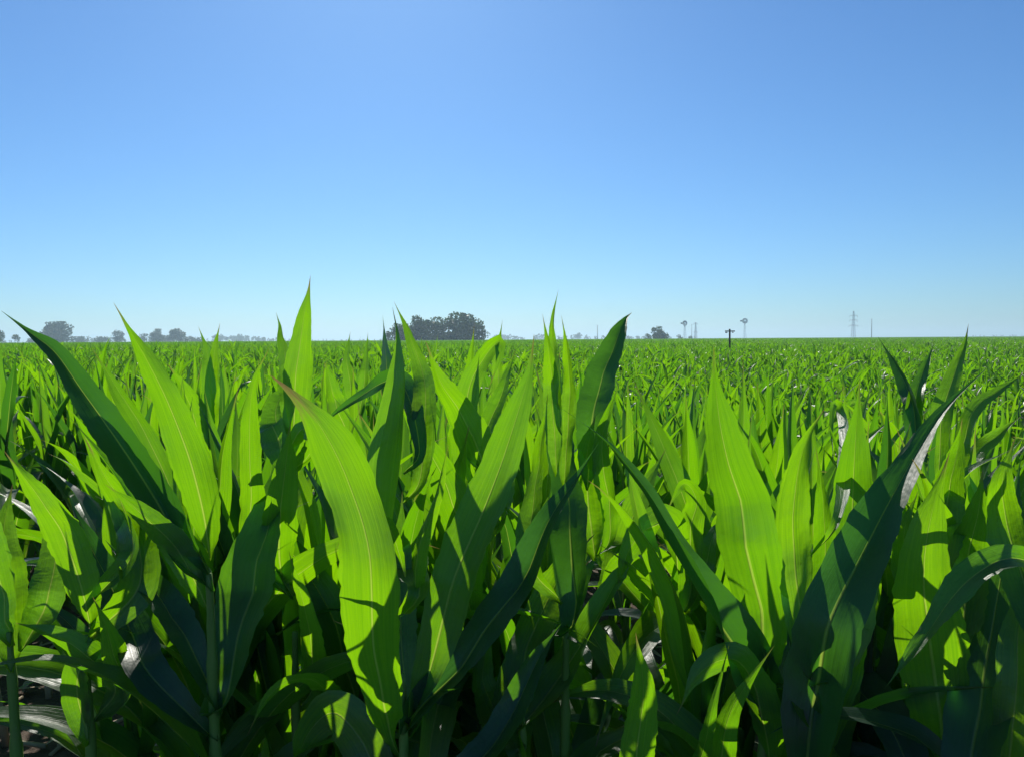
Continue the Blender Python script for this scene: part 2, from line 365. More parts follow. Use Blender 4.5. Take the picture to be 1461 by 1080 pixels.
HEROES = [
 dict(x=305, d=1.30, top=815, label="front maize plant with a long leaf arching to a needle tip at the left edge", leaves=[
  L([(262,790),(235,735),(205,685),(165,625),(120,562),(80,505),(45,477),(2,444)], 33, .16, 20, fold=.55, peak=.4, lit=.35),
  L([(300,800),(292,740),(272,660),(240,575),(210,515),(186,474),(162,432)], 28, -.14, 12, dd=-.03, peak=.38),
  L([(262,760),(240,690),(205,615),(165,550),(130,495)], 17, .1, 40, dd=.08),
  L([(215,965),(190,910),(160,840),(125,770),(95,700)], 27, .22, 15, dd=.02, lit=.15),
  L([(305,1000),(292,965),(262,905),(225,850),(190,815),(150,770)], 25, .2, 30, fold=.4, dd=-.05, lit=.12),
  L([(300,880),(283,838),(245,775),(190,722),(150,690)], 21, -.12, 20, dd=.03),
  L([(330,985),(340,900),(357,830),(380,745),(390,690),(398,640)], 36, .2, 10, fold=.2, lit=.3),
 ]),
 dict(x=418, d=1.48, top=900, label="maize plant whose broad pointed leaf rises highest of all above the horizon", leaves=[
  L([(414,700),(418,600),(422,540),(428,490),(434,450),(440,418),(443,393)], 22, -.02, 12, peak=.5, fold=.3),
  L([(414,620),(412,560),(409,520),(403,480),(394,446)], 11, .1, 40),
  L([(362,790),(358,690),(356,610),(362,545),(384,497)], 19, -.1, 15, dd=-.05),
  L([(402,820),(398,760),(405,690),(410,640),(415,600)], 27, -.1, 10, dd=-.04),
  L([(414,640),(432,612),(450,628),(428,662),(385,702)], 13, .0, 20, dd=.05, bow=-.1),
  L([(446,980),(444,920),(435,870),(422,825),(412,785)], 18, -.08, 20, dd=-.06),
  L([(475,1010),(455,976),(412,972),(380,998),(352,1050)], 14, -.1, 40, bow=-.06, dd=-.12),
  L([(400,640),(392,600),(398,570),(420,545)], 24, .1, 20, dd=.03),
 ]),
 dict(x=578, d=1.22, top=960, label="tallest centre plant with a very wide wavy leaf glowing yellow-green", leaves=[
  L([(562,1062),(547,1000),(534,930),(530,850),(520,760),(495,680),(455,605),(415,560),(385,535)], 44, -.10, 4, dd=-.24, tip=1.8, peak=.62, base=.42, wave=.16, fold=.12),
  L([(572,900),(563,760),(570,650),(575,560),(571,490),(560,438)], 24, .05, 70, dd=.0, fold=.7),
  L([(600,680),(607,570),(602,528),(585,480),(562,430)], 16, .1, 25, dd=.05),
  L([(590,1020),(615,950),(650,830),(685,745),(712,670),(738,595),(756,530),(762,477)], 37, .0, 12, dd=.02, peak=.5, fold=.22),
  L([(600,1010),(650,960),(700,895),(742,838),(776,757),(805,710),(855,630)], 31, .2, 18, dd=-.02, fold=.45, peak=.4, lit=.25),
  L([(590,860),(603,760),(625,695),(640,633)], 12, -.06, 40, dd=-.02, fold=.5),
  L([(600,1140),(640,1120),(690,1080),(735,1010),(770,935),(806,882)], 27, .2, 25, fold=.42, dd=-.04, lit=.2),
  L([(572,800),(556,752),(536,738),(512,741),(492,758),(478,788)], 9, -.1, 25, dd=-.12, fold=.2),
  L([(585,1040),(574,930),(570,850),(572,780),(574,700)], 25, .14, 12, dd=.02, fold=.2),
  L([(560,1180),(520,1060),(480,1015),(440,1045),(415,1110)], 34, .05, 25, dd=.02, peak=.5),
  L([(600,840),(575,770),(555,700),(536,630),(510,586)], 26, -.06, 10, dd=.38, peak=.45),
  L([(598,640),(572,545),(525,560),(480,588),(452,616)], 15, .05, 30, dd=.14, fold=.4, lit=.4),
 ]),
 dict(x=690, d=1.50, top=900, label="maize plant behind the tallest centre plant with a folded leaf and a broad sunlit blade", leaves=[
  L([(705,740),(685,650),(658,592),(628,542),(607,487)], 30, -.1, 12, peak=.4),
  L([(670,870),(660,770),(640,700),(610,640),(578,588),(562,560)], 30, -.1, 12, dd=-.05),
  L([(690,680),(697,610),(718,555),(736,498)], 13, .02, 35),
  L([(660,660),(668,560),(690,512),(712,487),(711,515),(697,555)], 18, -.06, 20, dd=.03, bow=.0, tip=.8),
  L([(670,640),(665,560),(672,510),(677,462)], 10, -.02, 15, dd=.1),
  L([(700,760),(720,690),(716,620),(700,560)], 17, .08, 30, dd=.08),
 ]),
 dict(x=803, d=1.42, top=900, label="maize plant with a spray of four narrow tips standing above the skyline", leaves=[
  L([(795,680),(788,560),(783,500),(774,448)], 13, -.04, 20, dd=.04),
  L([(806,680),(812,560),(809,500),(801,450)], 12, -.05, 20, dd=.05),
  L([(798,600),(790,500),(788,460),(797,412)], 7, .0, 30, dd=.06),
  L([(818,880),(815,760),(808,690),(800,610),(797,500)], 26, .26, 12, lit=.3, fold=.2, peak=.35),
  L([(755,800),(765,690),(775,620),(782,560)], 16, -.06, 25, dd=.08),
 ]),
 dict(x=852, d=1.62, top=860, label="maize plant with one dark upright blade tapering to a thread behind the spray of tips", leaves=[
  L([(838,700),(845,600),(860,540),(878,492),(891,458),(902,446)], 24, .22, 15, fold=.3, lit=.25),
  L([(872,760),(858,640),(868,590),(885,545)], 14, -.06, 25),
  L([(850,800),(840,720),(838,650),(850,590)], 24, -.04, 20, dd=.04),
  L([(870,840),(895,760),(925,690),(950,640)], 20, .06, 30, dd=.05),
 ]),
 dict(x=965, d=1.62, top=900, label="maize plant with low arching leaves beside the dark gap between the plants", leaves=[
  L([(968,820),(955,752),(925,752),(895,790),(880,845)], 23, -.12, 25, bow=-.05, dd=.0),
  L([(985,850),(985,760),(994,715),(975,690),(950,730)], 18, -.05, 25, dd=.02),
  L([(960,900),(1000,820),(1020,760),(1045,730)], 20, .05, 25),
  L([(955,900),(930,840),(890,800),(850,850)], 18, -.02, 35),
 ]),
 dict(x=1092, d=1.25, top=950, label="maize plant with a wide upright lime leaf beside a long low dark leaf", leaves=[
  L([(1096,985),(1086,900),(1072,810),(1056,725),(1036,645),(1022,565),(1018,492)], 46, -.10, 8, peak=.45, fold=.16),
  L([(1088,1000),(1052,940),(1022,878),(985,815),(950,760),(915,695),(875,640),(830,603),(785,572)], 33, .1, 30, dd=-.10, peak=.20, fold=.4, tip=.6, lit=.2),
  L([(1030,1130),(1030,1075),(1042,1015),(1068,972),(1105,920)], 23, -.12, 12, dd=-.12),
  L([(1000,1130),(1010,1040),(1028,965),(1041,917)], 14, -.08, 25, dd=-.13),
  L([(1100,1010),(1108,900),(1115,800),(1118,720)], 30, .12, 12, dd=.05),
  L([(1088,960),(1062,900),(1045,850),(1040,790)], 22, -.03, 20, dd=.08),
  L([(1100,1100),(1085,1010),(1050,940),(1000,960),(965,1020)], 26, -.05, 30, dd=-.04),
 ]),
 dict(x=1158, d=1.18, top=960, label="maize plant with a huge dark ribbed leaf slanting up over its bright neighbours", leaves=[
  L([(1150,1110),(1160,1010),(1180,910),(1206,840),(1240,770),(1275,700),(1305,645),(1345,585),(1412,522)], 46, .26, 12, dd=-.12, fold=.30, peak=.30, tip=.8, lit=.28),
  L([(1150,940),(1140,850),(1132,770),(1136,690),(1152,625),(1180,578)], 27, -.10, 10, dd=.08),
  L([(1172,930),(1176,850),(1178,760),(1172,690),(1164,640)], 18, -.08, 15, dd=.10),
  L([(1205,920),(1212,800),(1216,720),(1220,640),(1227,538)], 40, -.08, 10, dd=.16, peak=.4),
  L([(1160,1110),(1180,1035),(1210,955),(1232,870),(1246,800),(1253,735)], 24, -.06, 20, dd=.10, peak=.55),
  L([(1150,1000),(1128,920),(1132,850),(1150,780)], 32, .10, 15, dd=.1),
  L([(1196,740),(1208,640),(1199,585),(1190,574),(1186,610),(1190,662)], 10, -.05, 15, dd=.34, bow=.1, wave=.04),
 ]),
 dict(x=1312, d=1.75, top=800, label="maize plant with two dark blades opened in a narrow V below the skyline", leaves=[
  L([(1308,720),(1305,592),(1292,553),(1275,517),(1253,481)], 12, .2, 30, fold=.4, lit=.1),
  L([(1308,700),(1306,580),(1317,531),(1333,490)], 12, .2, 30, fold=.4, lit=.1),
  L([(1310,760),(1290,690),(1290,640),(1300,600)], 14, -.05, 30),
 ]),
 dict(x=1348, d=1.25, top=940, label="maize plant with a broad flat lime leaf filling its lower half", leaves=[
  L([(1354,1120),(1337,990),(1322,890),(1318,800),(1332,720),(1355,645)], 48, -.12, 8, dd=-.02, fold=.14),
  L([(1335,820),(1330,760),(1345,712),(1394,670),(1445,640)], 13, .05, 50, dd=.06, fold=.5),
  L([(1372,900),(1382,800),(1396,730),(1402,670)], 29, -.08, 12, dd=.06),
  L([(1345,820),(1352,720),(1364,660),(1373,596)], 26, -.08, 12, dd=.10),
  L([(1335,900),(1300,820),(1290,760),(1310,700)], 22, -.04, 25, dd=.12),
 ]),
 dict(x=1350, d=1.78, top=800, label="maize plant behind the V-shaped blades with one upright green and dark tip", leaves=[
  L([(1340,700),(1344,600),(1358,545),(1375,498),(1382,462)], 15, .04, 20),
  L([(1350,720),(1389,592),(1422,560),(1468,528)], 14, -.05, 25),
  L([(1352,760),(1385,660),(1425,620),(1461,590)], 14, -.02, 35),
 ]),
 dict(x=1474, d=1.15, top=960, label="maize plant at the right edge with a pale glossy leaf arching down", leaves=[
  L([(1480,815),(1462,800),(1430,799),(1398,814),(1362,850),(1320,908),(1262,982)], 20, -.02, 30, dd=-.06, fold=.3, peak=.5, lit=.15),
  L([(1390,1120),(1400,1000),(1415,900),(1432,800),(1446,720),(1456,655)], 40, .22, 12, dd=.0, fold=.2, lit=.3),
  L([(1480,900),(1440,760),(1430,690),(1450,620)], 26, -.06, 20, dd=.08),
  L([(1440,1130),(1450,980),(1455,880),(1470,780)], 26, .08, 25, dd=-.03),
 ]),
 dict(x=128, d=1.36, top=940, low=False, label="maize plant with a short bright leaf leaning left above a low level leaf", leaves=[
  L([(130,900),(118,845),(85,755),(45,695),(6,643)], 27, -.10, 15, peak=.45),
  L([(165,985),(140,950),(105,920),(62,900),(18,887)], 20, -.05, 35, fold=.3),
  L([(200,830),(178,725),(150,680),(120,622)], 27, -.06, 12, dd=.12),
  L([(190,790),(165,720),(105,665),(68,646)], 12, .05, 50, dd=.10, fold=.4),
  L([(175,975),(160,930),(150,890),(132,850)], 19, -.08, 20, dd=-.03),
  L([(128,1060),(110,990),(125,940),(170,955),(205,1010)], 18, -.02, 35),
 ]),
 dict(x=908, d=1.05, top=1200, low=False, label="low young leaf tip pushing up alone before the dark gap", leaves=[
  L([(905,1200),(908,1080),(918,985),(907,902)], 27, -.10, 10, fold=.25),
  L([(912,1260),(960,1150),(985,1100),(1010,1075)], 18, -.02, 30),
 ]),
 dict(x=22, d=1.32, top=900, low=False, label="dark shaded maize plant cut by the left edge of the field view", leaves=[
  L([(20,960),(12,840),(5,760),(18,690)], 26, .14, 15),
  L([(30,930),(70,850),(80,770),(60,700)], 24, .14, 25),
  L([(22,920),(-10,800),(-50,700),(-90,640)], 30, .05, 20),
 ]),
 dict(x=742, d=1.32, top=980, label="shaded maize plant with dark leaves low between the centre plant and the spray of tips", leaves=[
  L([(742,1010),(752,930),(780,860),(812,800),(850,760)], 28, .14, 15, dd=.08),
  L([(742,1080),(730,990),(745,920),(768,880)], 26, .14, 15, dd=.06),
  L([(742,1040),(790,980),(840,900),(885,820),(925,770)], 24, .12, 30, dd=.1, fold=.4),
  L([(735,1060),(700,1000),(690,950),(705,880)], 24, .1, 20, dd=.1),
 ]),
]

HEROES += [
 dict(x=300, d=2.15, top=700, label="maize plant in the second row whose two thin tips cross the skyline like rabbit ears", leaves=[
  L([(300,640),(299,540),(295,500),(283,466)], 10, .05, 25), L([(301,640),(304,540),(307,498),(314,461)], 10, .05, 25),
  L([(290,700),(280,610),(262,555),(240,520)], 20, -.06, 20)]),
 dict(x=510, d=2.7, top=640, label="distant maize plant with two short spiky tips just touching the skyline", leaves=[
  L([(508,600),(498,540),(495,510),(500,473)], 8, .05, 30), L([(512,600),(520,540),(523,510),(525,474)], 7, .05, 30), L([(505,640),(480,580),(470,540),(462,515)], 14, 0, 25)]),
 dict(x=552, d=2.2, top=680, label="maize plant with one stiff dark tip standing before the left end of the grove", leaves=[
  L([(554,640),(552,560),(549,500),(546,450)], 11, .12, 15, lit=.25), L([(556,660),(570,590),(590,540),(612,505)], 16, -.05, 25)]),
 dict(x=712, d=2.35, top=680, label="maize plant with a hair-thin tip standing just past the right end of the grove", leaves=[
  L([(712,640),(711,560),(711,505),(717,456)], 9, .05, 25), L([(716,660),(730,600),(745,560),(752,520)], 15, -.05, 25)]),
]

def low_leaves(g, top, n=5):
    out = []; az = g.uniform(0, 6.28)
    for i in range(n):
        q = i / (n - 1); z0 = top * (.15 + .42 * q); az += math.pi + g.normal(0, .4)
        e0 = R(66 + g.normal(0, 6)); bend = R(115 - 25 * q + g.normal(0, 18)); L_ = .36 + .16 * q
        s = np.linspace(0, 1, 26); el = e0 - bend * s ** 1.6; azs = (az if math.sin(az) > -.25 else -az) + g.normal(0, .4) * s
        d = np.stack([np.cos(el) * np.cos(azs), np.cos(el) * np.sin(azs), np.sin(el)], 1)
        P = np.array([0, 0, z0]) + np.vstack([np.zeros(3), np.cumsum(d[:-1] * L_ / 25, 0)])
        sd0 = np.stack([-np.sin(azs), np.cos(azs), 0 * azs], 1); nn = np.cross(sd0, d); tw = g.normal(0, .8) * s ** 1.3
        side = sd0 * np.cos(tw)[:, None] + nn * np.sin(tw)[:, None]
        if np.cross(side[0], d[0])[2] < 0: side = -side
        hw = g.uniform(.034, .044) * width_profile(s, g.uniform(.35, .5), .55)
        out.append(blade(P, side, hw, np.interp(s, [0, .1, .3, 1], [1.15, .6, .32, .2]), g, US9, g.uniform(.15, .3), g.uniform()))
    return out

def hero(hd, g):
    base = pix(hd['x'], 900, hd['d']); d0 = hd['d']
    root = empty("maize_plant", (base[0], base[1], 0.0), label=hd['label'], category="maize plant", group="tall maize plants of the front row")
    O = np.array([base[0], base[1], 0.0])
    top = pix(hd['x'], hd['top'], d0)[2]
    (sv, sf), sp = stalk_shape(max(top, .25), 0.0125, g, 12, 0.004)
    obj("stalk", Buf().add(sv, sf, None, .5).mesh("stalk", MAT_STALK), root)
    for lf in hd['leaves']:
        pts = [tuple(map(float, p)) for p in lf['pts']]
        x0 = hd['x']
        k = len(pts); q = np.linspace(0, 1, k)
        arr = np.array([[*pix(p[0], p[1], d0 + lf['dd'] * min(1, 3 * t) + lf['lean'] * t + lf['bow'] * 4 * t * (1 - t))] for p, t in zip(pts, q)])
        gap = abs(pts[0][0] - x0)
        y0 = pts[0][1] + 15 + gap * 0.9
        st = pix(x0, y0, d0)
        st[0], st[1] = base[0] + (st[0] - base[0]) * .2, base[1]
        if gap > 14 or abs(lf['dd']) > .04: arr = np.vstack([st, arr])
        n = 44
        P = catmull(arr, n); s = np.linspace(0, 1, n)
        T = nrm(np.gradient(P, axis=0)); view = nrm(P - CAM)
        side = nrm(np.cross(T, view))
        nn = np.cross(side, T)
        rl = lf['roll']
        if lf['lit'] is not None:                                       # turn the blade until the sun only grazes it
            sv3 = np.array(sdir); best = []
            for c_ in range(-70, 71, 5):
                nv = -side * math.sin(R(c_)) + nn * math.cos(R(c_)); best.append((abs((nv @ sv3).mean()), abs(c_), c_))
            ok = [b_ for b_ in best if b_[0] <= lf['lit']]
            rl = min(ok, key=lambda b_: b_[1])[2] if ok else min(best)[2]
        a = R(rl) * (0.75 + 0.5 * s) * (1 if not lf['flip'] else -1) + R(9) * smooth_noise(g, n, 5)
        side = side * np.cos(a)[:, None] + nn * np.sin(a)[:, None]
        if np.cross(side, T)[:, 2].mean() < 0: side = -side          # hollow face upward
        hw = min(lf['hw'] / F * (d0 + lf['dd'] + lf['lean'] * .5) / max(.45, math.cos(R(rl))), .056)
        pr = width_profile(s, lf['peak'], lf['base'], lf['tip']) * (1 + .025 * smooth_noise(g, n, 12))
        fold = np.interp(s, [0, .08, .2, 1], [1.2, .6, 1.15 * lf['fold'], .9 * lf['fold']])
        v, f, uv, r = blade(P, side, hw * pr, fold, g, US9, lf['wave'] * 2.4, 2 + (g.uniform(.5, 1) if lf['lit'] is None else g.uniform(0, .45)))  # shade put into the leaf tone: sun-grazed blades dark, the others bright
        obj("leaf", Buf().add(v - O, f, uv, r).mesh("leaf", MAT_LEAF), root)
    if top > .45 and hd.get('low', True):                                                        # older leaves low on the stalk, below most of the frame
        for v, f, uv, r in low_leaves(g, top): obj("leaf", Buf().add(v, f, uv, r).mesh("leaf", MAT_LEAF), root)
    return base

g = np.random.default_rng(5)
HB = [hero(h, g) for h in HEROES]
HB = np.array(HB)[:, :2]

# ------------------------------------------------------------------ individual plants of the rows behind: prototypes, then copies
ROW, STEP = 0.50, 0.17
protos = []
gp = np.random.default_rng(21)
for k in range(9):
    parts, zm = plant_shapes(gp)
    protos.append((parts, zm))
proto_mesh = []
for parts, zm in protos:
    ms = []
    for nm, v, f, uv, r in parts:
        ms.append((nm, Buf().add(v, f, uv, r).mesh(nm, MAT_STALK if nm == "stalk" else MAT_LEAF)))
    proto_mesh.append((ms, zm))

def canopy_height(x, y, g):
    """tips of the crop: taller on the near left, lower out on the right"""
    e = np.clip(x / max(y, 1) / .6, -1, 1); t = np.clip((y - 2.3 + .8 * e) / (5.0 - 1.5 * e), 0, 1)
    base = 1.18 - 0.045 * e - t * (.17 + .08 * e) - 0.04 * np.clip((y - 8) / 10, 0, 1)
    return base * (1 + g.normal(0, .045))

gr = np.random.default_rng(77)
spots = []
row = 0; y = 1.86
while y < 12.0:
    half = 0.66 * y + 2.2
    xs = np.arange(-half, half, STEP) + gr.uniform(0, STEP)
    for x in xs:
        if gr.uniform() < 0.05: continue
        spots.append((x + gr.normal(0, .025), y + gr.normal(0, .035), row))
    y += ROW; row += 1
# front row beyond both sides of the frame
for x in list(np.arange(-3.2, -1.0, .22)) + list(np.arange(1.02, 3.2, .22)):
    spots.append((x + gr.normal(0, .03), 1.32 + gr.normal(0, .04), -1))
for px, d_ in ((215, 1.5), (250, 1.72), (365, 1.62), (480, 1.55), (520, 1.75), (640, 1.6), (760, 1.62), (700, 1.78), (850, 1.45), (1025, 1.55), (1060, 1.76), (1215, 1.5), (1260, 1.66), (1420, 1.5), (150, 1.7), (590, 1.5), (385, 1.58), (455, 1.66), (505, 1.6), (615, 1.66), (675, 1.62), (730, 1.68), (775, 1.7), (825, 1.62), (1005, 1.66), (1040, 1.62), (1150, 1.7), (1235, 1.72), (1340, 1.62), (1385, 1.7), (295, 1.62), (270, 1.5), (335, 1.45), (440, 1.46), (655, 1.46), (730, 1.47), (790, 1.56), (985, 1.44), (1075, 1.46), (1130, 1.44), (1185, 1.62), (1290, 1.46), (1370, 1.46), (1400, 1.62), (1450, 1.44)):
    p_ = pix(px, 900, d_); spots.append((p_[0], p_[1], 0))
spots = [(x, yy, r_) for x, yy, r_ in spots if np.min(np.hypot(HB[:, 0] - x, HB[:, 1] - yy)) > .11]

gg_ = np.random.default_rng(12)
def gap(x, y):
    px = W0 / 2 + F * x / max(y, .1)
    if -330 < px < 85 and 1.15 < y < 2.3: return True
    return (1.25 < y < 3.3 and (875 < px < 985 and gg_.uniform() < .55 or -60 < px < 170 and gg_.uniform() < .72))
spots = [s_ for s_ in spots if not gap(s_[0], s_[1])]
def in_view(x, y): return abs(x) < 0.637 * y + 0.16
vis = [s_ for s_ in spots if in_view(s_[0], s_[1])]
vis.sort(key=lambda s_: s_[1])
NIND = 270
ind = vis[:NIND]; ind_set = set(ind)
rest = [s_ for s_ in spots if s_ not in ind_set]
YCUT = max(s_[1] for s_ in ind)

ROWWORD = ["second", "third", "fourth", "fifth"]
SHORT = ["the needle-tipped arching plant", "the plant with the highest leaf", "the plant with the glowing wavy leaf", "the plant with the folded leaf", "the plant with four thin tips",
         "the plant tapering to a thread", "the low arching plant", "the plant with the wide lime leaf", "the plant with the huge ribbed leaf", "the plant with V-shaped blades",
         "the plant with the flat lime leaf", "the plant with the green and dark tip", "the plant with the pale glossy arch", "the plant with the short bright leaf", "the young low leaf tip", "the edge-cut dark plant", "the shaded low plant"]
HPX = [h['x'] for h in HEROES[:17]]
for i, (x, y, r_) in enumerate(ind):
    ms, zm = proto_mesh[int(gr.integers(len(proto_mesh)))]
    sc = canopy_height(x, y, gr) / zm
    root = empty("maize_plant", (x, y, 0), category="maize plant")
    root.rotation_euler = (gr.normal(0, .03), gr.normal(0, .03), gr.uniform(0, 6.28)); root.scale = (sc, sc, sc)
    root["row"] = r_
    if r_ <= 3:
        px_ = W0 / 2 + F * x / y; k_ = int(np.argmin([abs(px_ - q_) for q_ in HPX])); dx_ = px_ - HPX[k_]
        wh_ = "just left of" if dx_ < -12 else "just right of" if dx_ > 12 else "straight behind"
        rw_ = ROWWORD[max(r_, 0)]
        root["label"] = f"{rw_} row maize plant {wh_} {SHORT[k_]}"
        root["group"] = f"{rw_} row of maize"
    else:
        root["label"] = "small maize plant in the even green field beyond the first few rows"
        root["group"] = "maize rows further out in the field"
    for nm, me in ms:
        o = bpy.data.objects.new(nm, me); COL.objects.link(o); o.parent = root
print("individual", len(ind), "ycut", YCUT)

# ------------------------------------------------------------------ the rest of the field: one object, patches placed by geometry nodes
def rotz(v, a, s):
    c, q = math.cos(a) * s, math.sin(a) * s
    return np.stack([v[:, 0] * c - v[:, 1] * q, v[:, 0] * q + v[:, 1] * c, v[:, 2] * s], 1)

PX, PY = 6.3, 6.0                       # patch size: 30 plants x 12 rows
gf = np.random.default_rng(99)
mid = [plant_buf(gf, nseg=12, us=US5, stalk_k=5, nl=9, arch=45) for _ in range(10)]
def put(buf, lib, x, y, h, g):
    b, zm = lib[int(g.integers(len(lib)))]
    v, f, uv, r, mi = b.data()
    s_ = h / zm
    v = rotz(v, g.uniform(0, 6.28), s_) + np.array([x, y, 0])
    buf.v.append(v); buf.f.append(f + buf.n); buf.n += len(v)
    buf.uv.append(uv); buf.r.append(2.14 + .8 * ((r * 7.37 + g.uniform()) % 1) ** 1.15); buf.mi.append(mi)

def make_patch(g):
    b = Buf()
    for j in range(12):
        for i in range(36):
            if g.uniform() < .16: continue
            put(b, mid, -PX / 2 + (i + .5) * PX / 36 + g.normal(0, .03), -PY / 2 + (j + .5) * ROW + g.normal(0, .04), 1.0 * (1 + g.normal(0, .09)), g)
    return b
def patch_arrays():
    out = []
    for k in range(3): out.append(make_patch(gf).data())
    return out
PATCH = patch_arrays()
# patch anchor points, rows continuing those of the near plants
LASTROW = max(s_[1] for s_ in spots)
nrow = row
Y0 = 1.86 + nrow * ROW - ROW / 2 + PY / 2
anch = []
yy = Y0
while yy < 620:
    half = 0.66 * (yy + PY / 2) + 6
    nx = int(half / PX) + 1
    for i in range(-nx, nx + 1):
        x = i * PX + (hash((int(yy), 3)) % 100) / 100 * PX
        hh = canopy_height(x, yy, gf) * 1.0 * (1 + gf.normal(0, .015))
        anch.append((x, yy, 0, int(gf.integers(3)), (0 if gf.uniform() < .5 else math.pi), 1 if gf.uniform() < .5 else -1, hh))
    yy += PY
# mesh: near rest (kind 0, real plants), three patches (kind 1..3), anchor vertices (kind 11..13)
fb = Buf()
for x, y_, r_ in rest:
    put(fb, mid, x, y_, canopy_height(x, y_, gf), gf)
V0, F0, U0, R0, M0 = fb.data(); kinds = [np.zeros(len(V0))]
allV, allF, allU, allR, allM = [V0], [F0], [U0], [R0], [M0]; off = len(V0)
for k, (v, f, uv, r, mi) in enumerate(PATCH):
    allV.append(v); allF.append(f + off); off += len(v); allU.append(uv); allR.append(r); allM.append(mi); kinds.append(np.full(len(v), k + 1.0))
an = np.array(anch)
V = np.vstack(allV + [an[:, :3]]); U = np.vstack(allU); RR = np.concatenate(allR + [np.zeros(len(an))])
K = np.concatenate(kinds + [an[:, 3] + 11])
me = bpy.data.meshes.new("maize_field")
FF = np.vstack(allF); MM = np.concatenate(allM)
me.vertices.add(len(V)); me.vertices.foreach_set("co", V.astype(np.float32).ravel())
me.loops.add(FF.size); me.loops.foreach_set("vertex_index", FF.astype(np.int32).ravel())
me.polygons.add(len(FF)); me.polygons.foreach_set("loop_start", np.arange(0, FF.size, 4, dtype=np.int32))
me.polygons.foreach_set("material_index", MM); me.polygons.foreach_set("use_smooth", np.ones(len(FF), bool))
ul = me.uv_layers.new(name="UVMap"); ul.data.foreach_set("uv", U[FF.ravel()].astype(np.float32).ravel())
def pattr(n, vals, typ='FLOAT'):
    a = me.attributes.new(n, typ, 'POINT'); a.data.foreach_set("value" if typ == 'FLOAT' else "vector", np.asarray(vals, np.float32).ravel())
pattr("rnd", RR); pattr("patch_kind", K)
z = np.zeros((len(V) - len(an), 3)); rotv = np.vstack([z, np.stack([0 * an[:, 4], 0 * an[:, 4], an[:, 4]], 1)])
sclv = np.vstack([z + 1, np.stack([an[:, 5], 0 * an[:, 5] + 1, an[:, 6]], 1)])
pattr("patch_rot", rotv, 'FLOAT_VECTOR'); pattr("patch_scale", sclv, 'FLOAT_VECTOR')
me.materials.append(MAT_LEAF); me.materials.append(MAT_STALK)
me.update(calc_edges=True)
field = obj("maize_field", me, kind="stuff", label="green maize crop running in even rows to the flat horizon", category="maize crop")
ng = bpy.data.node_groups.new("field_rows", 'GeometryNodeTree')
ng.interface.new_socket("Geometry", in_out='INPUT', socket_type='NodeSocketGeometry')
ng.interface.new_socket("Geometry", in_out='OUTPUT', socket_type='NodeSocketGeometry')
gi, go = ng.nodes.new("NodeGroupInput"), ng.nodes.new("NodeGroupOutput")
def gn(typ, ins=None, **kw): return N(ng, typ, ins, **kw)
kat = gn("GeometryNodeInputNamedAttribute", {0: "patch_kind"}, data_type='FLOAT').outputs[0]
ra = gn("GeometryNodeInputNamedAttribute", {0: "patch_rot"}, data_type='FLOAT_VECTOR').outputs[0]
sa = gn("GeometryNodeInputNamedAttribute", {0: "patch_scale"}, data_type='FLOAT_VECTOR').outputs[0]
join = gn("GeometryNodeJoinGeometry")
def sel(k):
    c = gn("FunctionNodeCompare", {0: kat, 1: float(k), 12: 0.1}, data_type='FLOAT', operation='EQUAL')
    s_ = gn("GeometryNodeSeparateGeometry", {0: gi.outputs[0], 1: c.outputs[0]}, domain='POINT')
    return s_.outputs[0]
ng.links.new(sel(0), join.inputs[0])
for k in (1, 2, 3):
    ip = gn("GeometryNodeInstanceOnPoints", {0: sel(10 + k), 2: sel(k), 5: ra, 6: sa})
    ng.links.new(ip.outputs[0], join.inputs[0])
ng.links.new(join.outputs[0], go.inputs[0])
md = field.modifiers.new("rows", 'NODES'); md.node_group = ng
print("anchors", len(an), "mesh verts", len(V))

# ------------------------------------------------------------------ ground
def ground_mesh():
    b = Buf()
    xs = np.concatenate([[-9000, -2500, -700, -150, -40], np.arange(-8, 8.01, .12), [40, 150, 700, 2500, 9000]])
    ys = np.concatenate([[-3000, -300, -30], np.arange(-1.5, 9.01, .12), [20, 60, 200, 700, 2500, 12000]])
    X, Y = np.meshgrid(xs, ys, indexing='ij')
    gg = np.random.default_rng(3)
    Z = np.where((abs(X) < 8) & (Y > -1.4) & (Y < 8.8), gg.normal(0, .009, X.shape) + .012 * np.cos((Y - 1.34) / ROW * 6.283), 0) - .012
    n, k = X.shape
    i, j = np.meshgrid(np.arange(n - 1), np.arange(k - 1), indexing='ij'); a = i * k + j
    return b.add(np.stack([X, Y, Z], -1).reshape(-1, 3), np.stack([a, a + k, a + k + 1, a + 1], -1).reshape(-1, 4)).mesh("ground", MAT_GROUND)
obj("ground", ground_mesh(), kind="structure", label="dark soil of the flat field", category="ground")

